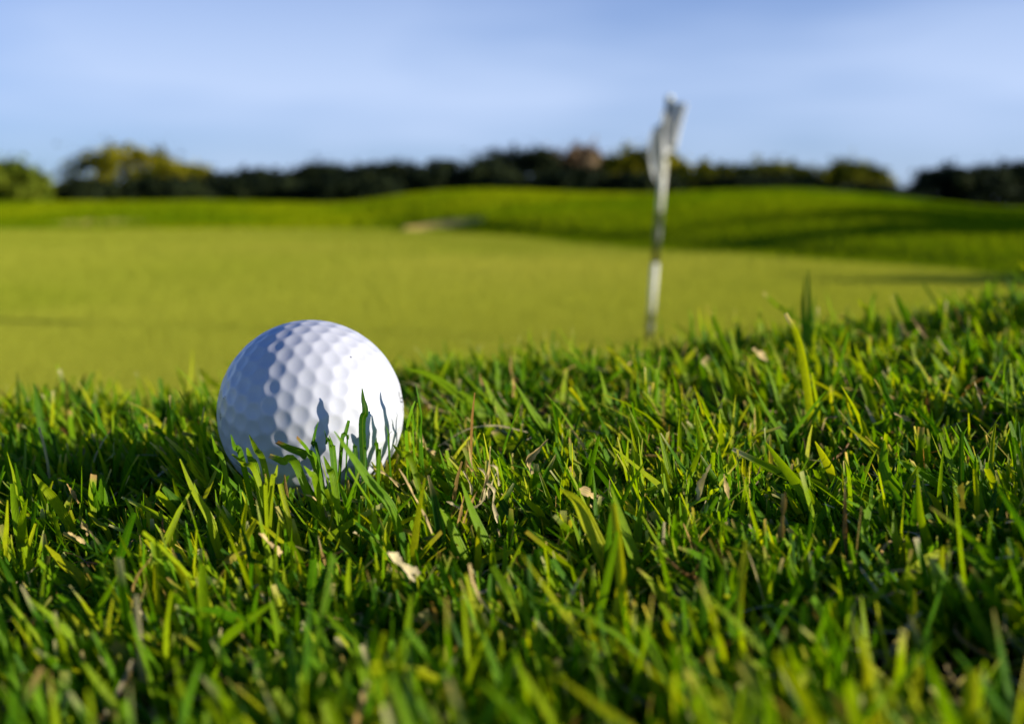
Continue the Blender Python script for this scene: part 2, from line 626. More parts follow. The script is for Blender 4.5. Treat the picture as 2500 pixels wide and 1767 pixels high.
def tree(name, label, cat, x, y, base, top, w, depth, kind, leaves, leaf, skirt=0.05, group=None, skew=0.0, seed=0):
    """trunk with limbs, and a crown of leaf clumps; x,y foot, base/top heights, w = crown width"""
    r = np.random.default_rng(1000 + seed)
    h = top - base
    root = empty(name, (x, y, base), label=label, category=cat)
    if group:
        root['group'] = group
    # trunk + limbs
    parts = []
    tr = max(0.03, 0.035 * h)
    parts.append(tube([(0, 0, -0.2), (0.02 * h, 0, 0.25 * h), (0.03 * h, 0.01 * h, 0.5 * h), (0.04 * h + skew * w * .3, 0, 0.85 * h)], [tr * 1.3, tr, tr * 0.75, tr * 0.2]))
    for k in range(7):
        a = r.uniform(0, 2 * math.pi)
        z0 = r.uniform(0.15, 0.55) * h
        L = r.uniform(0.25, 0.42)
        e = np.array([math.cos(a) * w * L, math.sin(a) * depth * L, z0 + r.uniform(0.12, 0.3) * h])
        s = np.array([0.02 * h, 0, z0])
        parts.append(tube([s, (s + e) / 2 + [0, 0, 0.03 * h], e], [tr * 0.5, tr * 0.32, tr * 0.1], 6))
    v, f = join(parts)
    link('trunk', mesh_np('trunk', v, f), M_BARK, root)
    # crown clumps
    nc = 64
    cl = []
    while len(cl) < nc:
        p = r.uniform(-1, 1, 3)
        q = p[0] ** 2 + p[1] ** 2
        if q > 1:
            continue
        zt = (1 - q ** 1.7) ** 0.55
        zz = r.uniform(skirt, 0.85) if r.random() < 0.5 else r.uniform(0.84, 0.90)
        cl.append((p[0] * 0.86, p[1] * 0.86, zz * zt))
    cl = np.array(cl)
    cs = r.uniform(0.13, 0.24, nc)
    n = leaves
    which = r.integers(0, nc, n)
    d = r.normal(size=(n, 3))
    d /= np.linalg.norm(d, axis=1)[:, None]
    rad = cs[which] * np.where(r.random(n) < 0.6, r.uniform(0.3, 1.0, n) ** 0.5, np.abs(r.normal(0.7, 0.5, n)))
    C = cl[which] + d * rad[:, None]
    C[:, 2] = np.maximum(C[:, 2], 0.0)
    C = C * np.array([w / 2, depth / 2, h * 0.93])
    C[:, 0] += skew * w * 0.5 * (C[:, 2] / h)
    nrm = d + r.normal(size=(n, 3)) * 0.7
    nrm /= np.linalg.norm(nrm, axis=1)[:, None]
    t1 = np.cross(nrm, r.normal(size=(n, 3)))
    t1 /= np.linalg.norm(t1, axis=1)[:, None]
    t2 = np.cross(nrm, t1)
    sz = leaf * r.uniform(0.6, 1.4, n)[:, None]
    V = np.stack([C - t1 * sz, C + t2 * sz * 0.45, C + t1 * sz, C - t2 * sz * 0.45], 1).reshape(-1, 3)
    Q = np.arange(4 * n).reshape(-1, 4)
    me = mesh_np('crown', V, Q, smooth=False)
    ct = r.uniform(0.1, 0.9, nc)
    fattr(me, 'tint', np.repeat(np.clip(ct[which] + r.normal(0, 0.15, n), 0, 1), 4))
    link('crown', me, M_LEAF[kind], root)
    return root


def px_tree(name, label, cat, c0, c1, row, D, kind, leaves=2600, leaf=0.16, depth=None, seed=0, skew=0.0, group=None, xrow=None):
    """tree whose crown spans columns c0..c1 and whose top reaches a row, standing at distance D"""
    x = ((c0 + c1) / 2 - 512) / F * D
    w = (c1 - c0) / F * D
    top = H + (HOR - row) / F * D
    base = float(ground_z(x, D)) - 0.05
    return tree(name, label, cat, x, D, base, top, w, depth or w * 0.8, kind, leaves, leaf, seed=seed, skew=skew, group=group)


GT = 'trees and bushes along the far edge of the course'
TR = [
    # name, label, category, first and last column, top row, distance, kind
    ('bush', 'sunlit lime green bush at the left end of the tree line', 'bush', -60, 60, 158, 48, 'lime'),
    ('tree', 'broad olive tree with sunlit yellowish crown, tallest at the left', 'tree', 58, 200, 145, 62, 'olive'),
    ('bush', 'low olive bush at the right foot of the broad olive tree', 'bush', 140, 232, 163, 58, 'olive'),
    ('bush', 'low dark bush in front of the broad olive tree', 'bush', 50, 140, 180, 50, 'dark'),
    ('bush', 'low dark hedge bush between the olive tree and the dark trees', 'bush', 110, 240, 178, 51, 'dark'),
    ('tree', 'shade-darkened tree next to the olive bush, first of the dark row', 'tree', 190, 320, 168, 56, 'dark'),
    ('tree', 'shade-darkened tree with rounded top, second of the dark row', 'tree', 255, 395, 162, 58, 'dark'),
    ('tree', 'shade-darkened tree, third of the dark row, above the mound shoulder', 'tree', 330, 470, 162, 57, 'dark'),
    ('tree', 'shade-darkened tree, fourth of the dark row, over the mound top', 'tree', 395, 535, 157, 57, 'dark'),
    ('tree', 'tall dark tree beside the bronze tree', 'tree', 450, 590, 147, 60, 'dark'),
    ('tree', 'bronze brown tree at the middle of the tree line', 'tree', 526, 622, 145, 66, 'brown'),
    ('bush', 'dark bush below the bronze tree', 'bush', 515, 625, 168, 52, 'dark'),
    ('tree', 'olive yellow tree just behind the flagstick', 'tree', 585, 700, 146, 60, 'olive'),
    ('bush', 'dark bush behind the flagstick', 'bush', 585, 700, 174, 50, 'dark'),
    ('bush', 'olive green bush right of the flagstick', 'bush', 655, 750, 160, 57, 'mid'),
    ('bush', 'low green bush over the right mound', 'bush', 700, 830, 162, 58, 'mid'),
    ('bush', 'dark bush along the top of the right mound', 'bush', 680, 830, 174, 50, 'dark'),
    ('tree', 'small pointed green tree left of the sky gap', 'tree', 788, 894, 161, 56, 'mid'),
    ('bush', 'dark low bush under the sky gap', 'bush', 800, 935, 184, 50, 'dark'),
    ('tree', 'dark rounded tree right of the sky gap', 'tree', 896, 1020, 165, 52, 'dark'),
    ('tree', 'large dark tree at the right end of the tree line', 'tree', 950, 1110, 159, 55, 'dark'),
    ('bush', 'dark bush at the foot of the second and third dark trees', 'bush', 290, 420, 176, 50, 'dark'),
    ('bush', 'dark bush at the foot of the first dark tree', 'bush', 200, 320, 178, 52, 'dark'),
    ('bush', 'dark bush on the left shoulder of the mound', 'bush', 380, 480, 168, 54, 'dark'),
    ('bush', 'dark bush at the foot of the tall dark tree', 'bush', 430, 545, 164, 54, 'dark'),
]
for k, (nm, lb, ct, c0, c1, row, D, kd) in enumerate(TR):
    px_tree(nm, lb, ct, c0, c1, row, D, kd, seed=k, leaves=7500, leaf=0.165, group=GT)

# trees just outside the frame on the right: their long shadows fall across the slope and the green
GS = 'trees to the right of the course'
TS = [
    ('tree', 'tall leafy tree right of the frame, its shadow tapering across the right slope', 12.3, 7.4, 2.75, 2.8, 2.1),
    ('tree', 'wide leafy tree right of the frame, shading the foot of the right mound', 12.8, 9.2, 2.85, 3.2, 3.7),
    ('tree', 'leafy tree right of the frame, shading the far side of the right mound', 14.0, 12.0, 2.7, 3.4, 4.0),
    ('bush', 'bush right of the frame, shading the near green', 9.0, 4.4, 1.74, 1.8, 2.6),
]
for k, (nm, lb, x, y, top, w, dp) in enumerate(TS):
    tree(nm, lb, nm, x, y, float(ground_z(x, y)) - 0.03, top, w, dp, 'mid', 6500, 0.13, seed=60 + k, group=GS)

# ------------------------------------------------------------------ flagstick
FD = 3.2                                     # distance of the hole
stick_top, stick_bot = at(669.5, 96, FD), at(648.6, 341, FD)
ax = stick_top - stick_bot
foot = stick_bot + ax / ax[2] * (-0.02 - stick_bot[2])
flag_root = empty('flagstick', tuple(foot), label='black and white banded flagstick with limp white flag on the putting green', category='flagstick')


def on_stick(row):
    t = (341 - row) / (341 - 96)
    return stick_bot + ax * t


R_ST = 0.0095
rows = [(None, 313, M_BLACK, 'black_band'), (313, 263, M_WHITE, 'white_band'), (263, 212, M_BLACK, 'black_band'), (212, 160, M_WHITE, 'white_band'), (160, 100, M_BLACK, 'black_band'), (100, 96, M_WHITE, 'cap')]
for lo, hi, mt, nm in rows:
    a = foot if lo is None else on_stick(lo)
    b = on_stick(hi)
    rr = R_ST * (1.15 if nm == 'cap' else 1.0)
    v, f = tube([a - foot, (a + b) / 2 - foot, b - foot], [rr, rr, rr], 20)
    nv = len(v)
    me = mesh_np(nm, v, [f, np.arange(20)[None, ::-1], np.arange(nv - 20, nv)[None]])
    me.polygons.foreach_set('use_smooth', [len(p.vertices) == 4 for p in me.polygons])
    link(nm, me, mt, flag_root)


def build_flag():
    """limp cloth: hangs from the upper stick in two folds"""
    nu, nv = 64, 40
    V = []
    for j in range(nv + 1):
        t = j / nv                                   # down the hoist
        p = on_stick(102 + 42 * t) - foot
        for i in range(nu + 1):
            s = i / nu                               # out along the fly, falling back over itself in folds
            drop = (0.030 * s + 0.090 * s ** 1.6) * (0.75 + 0.25 * t) + 0.006 * math.sin(s * 17 + 1.0) * s * t
            w1 = 0.052 * math.sin(min(s / 0.42, 1.0) * math.pi) * (1 - 0.30 * t)         # first fold swings right
            off = w1 - 0.050 * (s ** 1.3) * (0.55 + 0.45 * math.sin(2.4 * t + 0.5)) + 0.016 * math.sin(s * 12 + t) * s
            yy = -0.014 - 0.020 * math.sin(s * 14.0 + 1.2 * t) * min(1, s * 4) - 0.02 * s
            V.append((p[0] + off, p[1] + yy, p[2] - drop))
    V = np.array(V)
    n = nu + 1
    i = np.arange(nv)[:, None] * n + np.arange(nu)[None]
    Q = np.stack([i, i + 1, i + n + 1, i + n], -1).reshape(-1, 4)
    me = mesh_np('flag', V, Q)
    o = link('flag', me, M_CLOTH, flag_root)
    sol = o.modifiers.new('thickness', 'SOLIDIFY')
    sol.thickness = 0.0007


build_flag()

# ------------------------------------------------------------------ golf ball
RB = 0.02135
BALL_D = 0.2555
BC = at(311.6, 411.3, BALL_D)


def dimple_centres(h=5, k=2):
    g = (1 + 5 ** 0.5) / 2
    iv = np.array([(-1, g, 0), (1, g, 0), (-1, -g, 0), (1, -g, 0), (0, -1, g), (0, 1, g), (0, -1, -g), (0, 1, -g), (g, 0, -1), (g, 0, 1), (-g, 0, -1), (-g, 0, 1)])
    iv /= np.linalg.norm(iv, axis=1)[:, None]
    faces = [(0, 11, 5), (0, 5, 1), (0, 1, 7), (0, 7, 10), (0, 10, 11), (1, 5, 9), (5, 11, 4), (11, 10, 2), (10, 7, 6), (7, 1, 8), (3, 9, 4), (3, 4, 2), (3, 2, 6), (3, 6, 8), (3, 8, 9), (4, 9, 5), (2, 4, 11), (6, 2, 10), (8, 6, 7), (9, 8, 1)]
    e = lambda a, b: np.array([a + b * 0.5, b * math.sqrt(3) / 2])
    A, B, C = e(0, 0), e(h, k), e(-k, h + k)
    Mi = np.linalg.inv(np.stack([B - A, C - A], 1))
    bary = []
    for a in range(-k - 1, h + 2):
        for b in range(-1, h + k + 2):
            s, t = Mi @ (e(a, b) - A)
            if s > -1e-6 and t > -1e-6 and s + t < 1 + 1e-6:
                bary.append((1 - s - t, s, t))
    pts = []
    for f in faces:
        for b in bary:
            p = b[0] * iv[f[0]] + b[1] * iv[f[1]] + b[2] * iv[f[2]]
            p /= np.linalg.norm(p)
            if not pts or np.min(np.linalg.norm(np.array(pts) - p, axis=1)) > 0.05:
                pts.append(p)
    P = np.array(pts)
    for it in range(60):                              # even the spacing out
        d = P[:, None] - P[None]
        r2 = (d ** 2).sum(-1) + np.eye(len(P))
        f = (d / r2[..., None] ** 3.0)
        f = f.sum(1)
        f *= 0.10 * (0.19 ** 5) / 1.0
        mag = np.linalg.norm(f, axis=1)[:, None]
        f = f / np.maximum(1, mag / 0.01)
        P = P + f
        P /= np.linalg.norm(P, axis=1)[:, None]
    return P


def build_ball():
    bm = bmesh.new()
    bmesh.ops.create_icosphere(bm, subdivisions=7, radius=1.0)
    me = bpy.data.meshes.new('golf_ball')
    bm.to_mesh(me)
    bm.free()
    n = len(me.vertices)
    co = np.empty(n * 3, np.float32)
    me.vertices.foreach_get('co', co)
    co = co.reshape(-1, 3)
    co /= np.linalg.norm(co, axis=1)[:, None]
    P = dimple_centres().astype(np.float32)
    ang = np.empty(n, np.float32)
    for k in range(0, n, 20000):
        ang[k:k + 20000] = np.arccos(np.clip((co[k:k + 20000] @ P.T).max(1), -1, 1))
    rd = 0.0880
    t = ang / rd
    depth = 0.00025
    prof = np.where(t < 0.86, 1 - (t / 0.98) ** 2, 0)
    edge = 1 - (0.86 / 0.98) ** 2
    prof = np.where((t >= 0.86) & (t < 1.08), edge * (1 - sstep(0.80, 1.08, t)) / (1 - float(sstep(0.80, 1.08, 0.86))), prof)
    co = co * (RB - depth * prof)[:, None]
    me.vertices.foreach_set('co', co.ravel())
    me.polygons.foreach_set('use_smooth', np.ones(len(me.polygons), bool))
    me.update()
    o = link('golf_ball', me, M_BALL, label='white dimpled golf ball sitting in the grass, lit from the right', category='golf ball')
    o.location = tuple(BC)
    o.rotation_euler = (0.35, 0.5, 0.2)
    return o


ball = build_ball()


def on_ball(px, py):
    """point of the ball's surface seen at a pixel, relative to its centre"""
    d = ray(px, py)
    d = d / np.linalg.norm(d)
    oc = CAM - BC
    b = d @ oc
    q = b * b - (oc @ oc - RB ** 2)
    return (oc + d * (-b - math.sqrt(max(q, 0))))


def ink(strokes, w=0.00028):
    """short printed strokes lying on the ball"""
    V, Q = [], []
    for s in strokes:
        pts = [on_ball((459 + X * 0.249) / 2.2422, (679.6 + Y * 0.249) / 2.2422) for X, Y in s]
        fine = []
        for a, b in zip(pts[:-1], pts[1:]):
            for t in np.linspace(0, 1, 6)[:-1]:
                fine.append(a * (1 - t) + b * t)
        fine.append(pts[-1])
        fine = np.array(fine)
        fine /= np.linalg.norm(fine, axis=1)[:, None]
        for k in range(len(fine)):
            tg = fine[min(k + 1, len(fine) - 1)] - fine[max(k - 1, 0)]
            side = np.cross(fine[k], tg)
            side /= np.linalg.norm(side)
            for sg in (-1, 1):
                V.append(fine[k] * (RB + 0.00003) + sg * side * w / 2)
            if k:
                m = len(V)
                Q.append([m - 4, m - 3, m - 1, m - 2])
    return mesh_np('printed_mark', np.array(V), np.array(Q))


def add_ink(name, strokes, w):
    o = link(name, ink(strokes, w), M_INK, ball)
    R = ball.rotation_euler.to_matrix().to_4x4().inverted()
    o.matrix_local = R                               # strokes are given in world axes about the centre
    return o


add_ink('printed_mark', [[(1745, 790), (1750, 838)], [(1757, 800), (1765, 850), (1770, 880)], [(1768, 850), (1778, 852)], [(1776, 838), (1782, 888)], [(1766, 880), (1782, 890)], [(1779, 915), (1784, 990)], [(1785, 930), (1790, 960)]], 0.00022)
add_ink('printed_mark', [[(147, 985), (142, 1010)], [(138, 1020), (150, 1028)], [(146, 1030), (140, 1050)], [(168, 850), (176, 858)], [(182, 832), (186, 846)]], 0.0002)
add_ink('dirt_speck', [[(1314, 478), (1322, 487)]], 0.00022)

# ------------------------------------------------------------------ grass blades
SEG = 6
GREENS = np.array([(0.022, 0.090, 0.001), (0.062, 0.190, 0.001), (0.150, 0.325, 0.001), (0.31, 0.44, 0.002), (0.52, 0.54, 0.006)])
STRAWS = np.array([(0.76, 0.55, 0.22), (0.58, 0.36, 0.11), (0.80, 0.66, 0.34), (0.36, 0.18, 0.05), (0.55, 0.46, 0.06)])


def ribbon_arrays(C, W, side, nrm, fold, twist=None):
    """C (n,K,3) centre lines, W (n,K) half widths, side (n,K,3), nrm (n,K,3) -> verts (n,K,3,3), quads"""
    n, K = W.shape
    L = C - side * W[..., None] + nrm * (W * fold[:, None])[..., None]
    R_ = C + side * W[..., None] + nrm * (W * fold[:, None])[..., None]
    V = np.stack([L, C, R_], 2)
    base = np.arange(n)[:, None, None] * (K * 3)
    k = np.arange(K - 1)[None, :, None] * 3
    c = np.arange(2)[None, None]
    a = base + k + c
    Q = np.stack([a, a + 1, a + 4, a + 3], -1).reshape(-1, 4)
    return V, Q


def grow(x, y, z, L, w, tilt, az, curv, col, tipcol, tipamt, blunt, fold, K=SEG, twist=None):
    """vectorised blades -> dict of arrays"""
    n = len(x)
    s = np.linspace(0, 1, K)
    th = tilt[:, None] + curv[:, None] * s[None]
    azk = az[:, None] + (0 if twist is None else twist[:, None] * s[None])
    dh, dv = np.sin(th), np.cos(th)
    step = L[:, None] / (K - 1)
    d = np.stack([dh * np.cos(azk), dh * np.sin(azk), dv], -1)
    C = np.zeros((n, K, 3))
    C[:, 1:] = np.cumsum((d[:, :-1] + d[:, 1:]) / 2 * step[..., None], 1)
    C += np.stack([x, y, z], -1)[:, None]
    roll = rng.uniform(0, 2 * np.pi, n)[:, None] * 0 + rng.normal(0, 0.6, n)[:, None] + rng.normal(0, 0.5, n)[:, None] * s[None]
    side = np.stack([-np.sin(azk), np.cos(azk), np.zeros_like(azk)], -1)
    nr = np.cross(d, side)
    sd = side * np.cos(roll)[..., None] + nr * np.sin(roll)[..., None]
    nn = np.cross(sd, d)
    prof = (0.75 + 0.25 * sstep(0, 0.25, s))[None] * (1 - (1 - blunt[:, None]) * np.clip((s[None] - 0.45) / 0.55, 0, 1) ** 1.5)
    W = w[:, None] / 2 * prof
    V, Q = ribbon_arrays(C, W, sd, -nn, fold)
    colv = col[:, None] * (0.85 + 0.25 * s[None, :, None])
    ta = tipamt[:, None] * sstep(0.80, 0.98, s)[None]
    colv = colv * (1 - ta[..., None]) + tipcol[:, None] * ta[..., None]
    colv = np.repeat(colv[:, :, None], 3, 2)
    return V, Q, colv, C


def blade_mesh(name, V, Q, colv):
    n = V.shape[0] * V.shape[1] * 3
    me = mesh_np(name, V.reshape(-1, 3), Q)
    cattr(me, 'Col', colv.reshape(-1, 3))
    fattr(me, 'across', np.tile([-1, 0, 1], n // 3))
    return me


def random_turf(n_shoot, region, per=4, K=SEG, scale=1.0):
    x, y = region(n_shoot)
    # clumping
    dens = 0.60 + 0.62 * vnoise(x * 48, y * 48, 21) + 0.25 * vnoise(x * 110, y * 110, 23)
    keep = rng.random(len(x)) < dens
    x, y = x[keep], y[keep]
    n = len(x)
    clump = vnoise(x * 40, y * 40, 22)
    reps = rng.integers(2, per + 2, n)
    i = np.repeat(np.arange(n), reps)
    m = len(i)
    bx = x[i] + rng.normal(0, 0.0007, m)
    by = y[i] + rng.normal(0, 0.0007, m)
    bz = bank_z(bx, by) - 0.001
    u = rng.random(m)
    L = (0.0072 + 0.0085 * u + 0.011 * (rng.random(m) < 0.16) * rng.random(m)) * (1 + 0.34 * clump[i]) * scale
    w = rng.uniform(0.0009, 0.0020, m) * (0.8 + 0.35 * u)
    taz = rng.uniform(0, 2 * np.pi, n)[i] + rng.normal(0, 1.0, m)
    tilt = np.abs(rng.normal(0.36, 0.30, m))
    # general lean towards the left of the picture
    lx, ly = np.sin(tilt) * np.cos(taz) - 0.20, np.sin(tilt) * np.sin(taz) + 0.02
    az = np.arctan2(ly, lx)
    tilt = np.arcsin(np.clip(np.hypot(lx, ly), 0, 0.95))
    curv = rng.normal(0.35, 0.45, m)
    shade = np.clip(rng.normal(0.51, 0.27, m) + 0.12 * clump[i], 0, 0.999) * (len(GREENS) - 1)
    k0 = shade.astype(int)
    fr = (shade - k0)[:, None]
    col = GREENS[k0] * (1 - fr) + GREENS[np.minimum(k0 + 1, len(GREENS) - 1)] * fr
    dead = rng.random(m) < 0.028
    sc = STRAWS[rng.integers(0, len(STRAWS), m)] * rng.uniform(0.6, 1.0, m)[:, None]
    col = np.where(dead[:, None], sc, col)
    w = np.where(dead, w * 0.7, w)
    curv = np.where(dead, curv + rng.normal(0, 0.9, m), curv)
    tipamt = np.where(rng.random(m) < 0.22, rng.uniform(0.4, 1.0, m), 0.0)
    tipc = STRAWS[rng.integers(0, 3, m)]
    blunt = np.where(rng.random(m) < 0.22, rng.uniform(0.4, 0.75, m), rng.uniform(0.05, 0.3, m))
    fold = rng.uniform(0.1, 0.55, m)
    V, Q, colv, C = grow(bx, by, bz, L, w, tilt, az, curv, col, tipc, tipamt, blunt, fold, K, rng.normal(0, 0.5, m))
    return V, colv


def cull(V, colv):
    """drop blades that run through the ball or would hide it"""
    P = V[:, :, 1]
    d = np.linalg.norm(P - BC, axis=-1).min(1)
    bad = d < RB + 0.0007
    px, py, dep = project(P)
    infront = (dep.min(1) < BALL_D) & (dep.min(1) > 0.10)
    over = ((px - 311.6) ** 2 + (py - 411.3) ** 2 < 98 ** 2) & (py < 452)
    bad |= infront & over.any(1)
    inside = (px >= 0) & (px < 1024) & (py >= 0) & (py < 723)
    cd = CLEAR[np.clip(py, 0, 722).astype(int), np.clip(px, 0, 1023).astype(int)] * inside
    hide = (dep < cd).sum(1)
    bad |= (hide > 0) & (rng.random(len(V)) < 0.92)
    bad |= (np.linalg.norm(P - CAM, axis=-1).min(1) < 0.045)
    return V[~bad], colv[~bad]


def quads(n, K):
    base = np.arange(n)[:, None, None] * (K * 3)
    a = base + np.arange(K - 1)[None, :, None] * 3 + np.arange(2)[None, None]
    return np.stack([a, a + 1, a + 4, a + 3], -1).reshape(-1, 4)


def region_near(n):
    y = np.sqrt(rng.uniform(0.03 ** 2, 0.68 ** 2, n))
    y = np.where(rng.random(n) < 0.35, rng.uniform(0.03, 0.3, n), y)
    x = rng.uniform(-1, 1, n) * (0.53 * y + 0.05)
    ok = y < lip(x) + 0.16
    return x[ok], y[ok]


def region_wide(n):
    x = rng.uniform(-0.95, 0.95, n)
    y = rng.uniform(-0.25, 1.0, n)
    ok = (y < lip(x) + 0.42) & ~((np.abs(x) < 0.53 * y + 0.05) & (y < lip(x) + 0.16) & (y > 0.03))
    ok &= np.hypot(x, y) > 0.03
    return x[ok], y[ok]


grass = None

# ------------------------------------------------------------------ blades one can tell apart
TF = {'A': (73.5, 780.6, 0.3169), 'B': (789.8, 780.6, 0.3169), 'C': (1506, 597, 0.43), 'D': (459, 679.6, 0.249)}


def canopy_depth(px, py, lift):
    """distance at which the line through a pixel meets the turf at a height above the soil"""
    d = ray(px, py)
    best = None
    for D in np.linspace(0.09, 0.62, 400):
        p = CAM + d * D
        if p[2] < float(bank_z(p[0], p[1])) + lift:
            return D
    return 0.46


def catmull(P, m):
    P = np.asarray(P, float)
    P = np.concatenate([[2 * P[0] - P[1]], P, [2 * P[-1] - P[-2]]])
    out = []
    for k in range(1, len(P) - 2):
        for t in np.linspace(0, 1, m, endpoint=False):
            a, b, c, d = P[k - 1], P[k], P[k + 1], P[k + 2]
            out.append(0.5 * (2 * b + (c - a) * t + (2 * a - 5 * b + 4 * c - d) * t * t + (3 * b - a - 3 * c + d) * t ** 3))
    out.append(P[-2])
    return np.array(out)


CLEAR = np.full((723, 1024), 0.0)      # how far away a traced blade stands, where the turf in front of it is kept thin


def clear_view(V, share=0.8, pad=1):
    P = V[0, int(V.shape[1] * (1 - share)):].reshape(-1, 3)
    px, py, dp = project(P)
    for a, b, d in zip(px, py, dp):
        i0, i1, j0, j1 = int(b) - pad, int(b) + pad + 2, int(a) - pad, int(a) + pad + 2
        if i0 >= 0 and j0 >= 0 and i1 < 723 and j1 < 1024:
            CLEAR[i0:i1, j0:j1] = np.maximum(CLEAR[i0:i1, j0:j1], d - 0.001)


def hero(zone, pts, wpx, shade=0.6, kind='green', blunt=0.12, tip=None, lift=0.006, depth=None, face=None, fold=0.35, lean=None, root_down=True):
    """a single blade along a traced line, tip first, base last; returns (verts, cols) of a folded ribbon"""
    ox, oy, sc = TF[zone]
    px = [((ox + X * sc) / 2.2422, (oy + Y * sc) / 2.2422) for X, Y in pts]
    D0 = depth or canopy_depth(*px[-1], lift)
    half = wpx * sc / 2.2422 / F * D0 / 2
    lean = random.uniform(-0.006, 0.006) if lean is None else lean
    n = len(px)
    P = [at(a, b, D0 - lean * (1 - k / max(1, n - 1))) for k, (a, b) in enumerate(px)]
    P = P[::-1]                                     # base first
    if root_down:                                   # carry the base on down into the soil
        b = P[0]
        d = P[0] - P[1]
        d = d / np.linalg.norm(d)
        d = d * 0.35 + np.array([0, 0.1, -0.8])
        zs = float(bank_z(b[0], b[1]))
        k = max(0.002, b[2] - zs + 0.001) / abs(d[2])
        P = [b + d * k] + P
    if n == 2:                                      # a slight natural bow
        a, b = P[-2], P[-1]
        ln = np.linalg.norm(b - a)
        P.insert(-1, (a + b) / 2 + np.array([random.uniform(-.05, .05), 0, random.uniform(-0.02, 0.05)]) * ln)
    C = catmull(P, 6)
    K = len(C)
    s = np.linspace(0, 1, K)
    T = np.gradient(C, axis=0)
    T /= np.linalg.norm(T, axis=1)[:, None]
    view = C - CAM
    view /= np.linalg.norm(view, axis=1)[:, None]
    side = np.cross(view, T)
    side /= np.linalg.norm(side, axis=1)[:, None]
    nn = np.cross(side, T)
    # most of the blades one notices turn a face to the low sun
    roll = (random.gauss(0.62, 0.35) if face is None else face) + random.uniform(-0.35, 0.35) * s
    best = max((1, -1), key=lambda g: abs((nn.mean(0) * math.cos(0.7) - g * side.mean(0) * math.sin(0.7)) @ SUN_DIR))
    roll = roll * best
    sd = side * np.cos(roll)[:, None] + nn * np.sin(roll)[:, None]
    nr = np.cross(sd, T)
    if kind == 'green':
        prof = (0.65 + 0.35 * sstep(0, 0.35, s)) * (1 - (1 - blunt) * np.clip((s - 0.5) / 0.5, 0, 1) ** 1.4)
    else:
        prof = (0.55 + 0.25 * np.sin(s * 9 + random.uniform(0, 6)) + 0.12 * np.sin(s * 31 + random.uniform(0, 6))) * (1 - (1 - blunt) * np.clip((s - 0.65) / 0.35, 0, 1) ** 1.3)
    W = half * prof * 1.08
    V, Q = ribbon_arrays(C[None], W[None], sd[None], nr[None], np.array([fold]))
    if kind == 'green':
        q = min(max(shade + random.uniform(-0.06, 0.06), 0), 0.999) * (len(GREENS) - 1)
        k = int(q)
        col = GREENS[k] * (1 - (q - k)) + GREENS[min(k + 1, 4)] * (q - k)
    else:
        col = STRAWS[{'straw': 0, 'tan': 1, 'pale': 2, 'brown': 3, 'yellow': 4}[kind]]
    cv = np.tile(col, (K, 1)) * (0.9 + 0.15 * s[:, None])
    if kind != 'green':
        cv = cv * (0.78 + 0.22 * np.sin(s * 11 + random.uniform(0, 6)))[:, None]
    if tip:
        tc = STRAWS[{'straw': 0, 'tan': 1, 'pale': 2, 'brown': 3, 'yellow': 4}[tip]]
        ta = sstep(0.84, 0.97, s)[:, None]
        cv = cv * (1 - ta) + tc * ta
    cv = np.repeat(cv[:, None], 3, 1)[None]
    return V, Q, cv


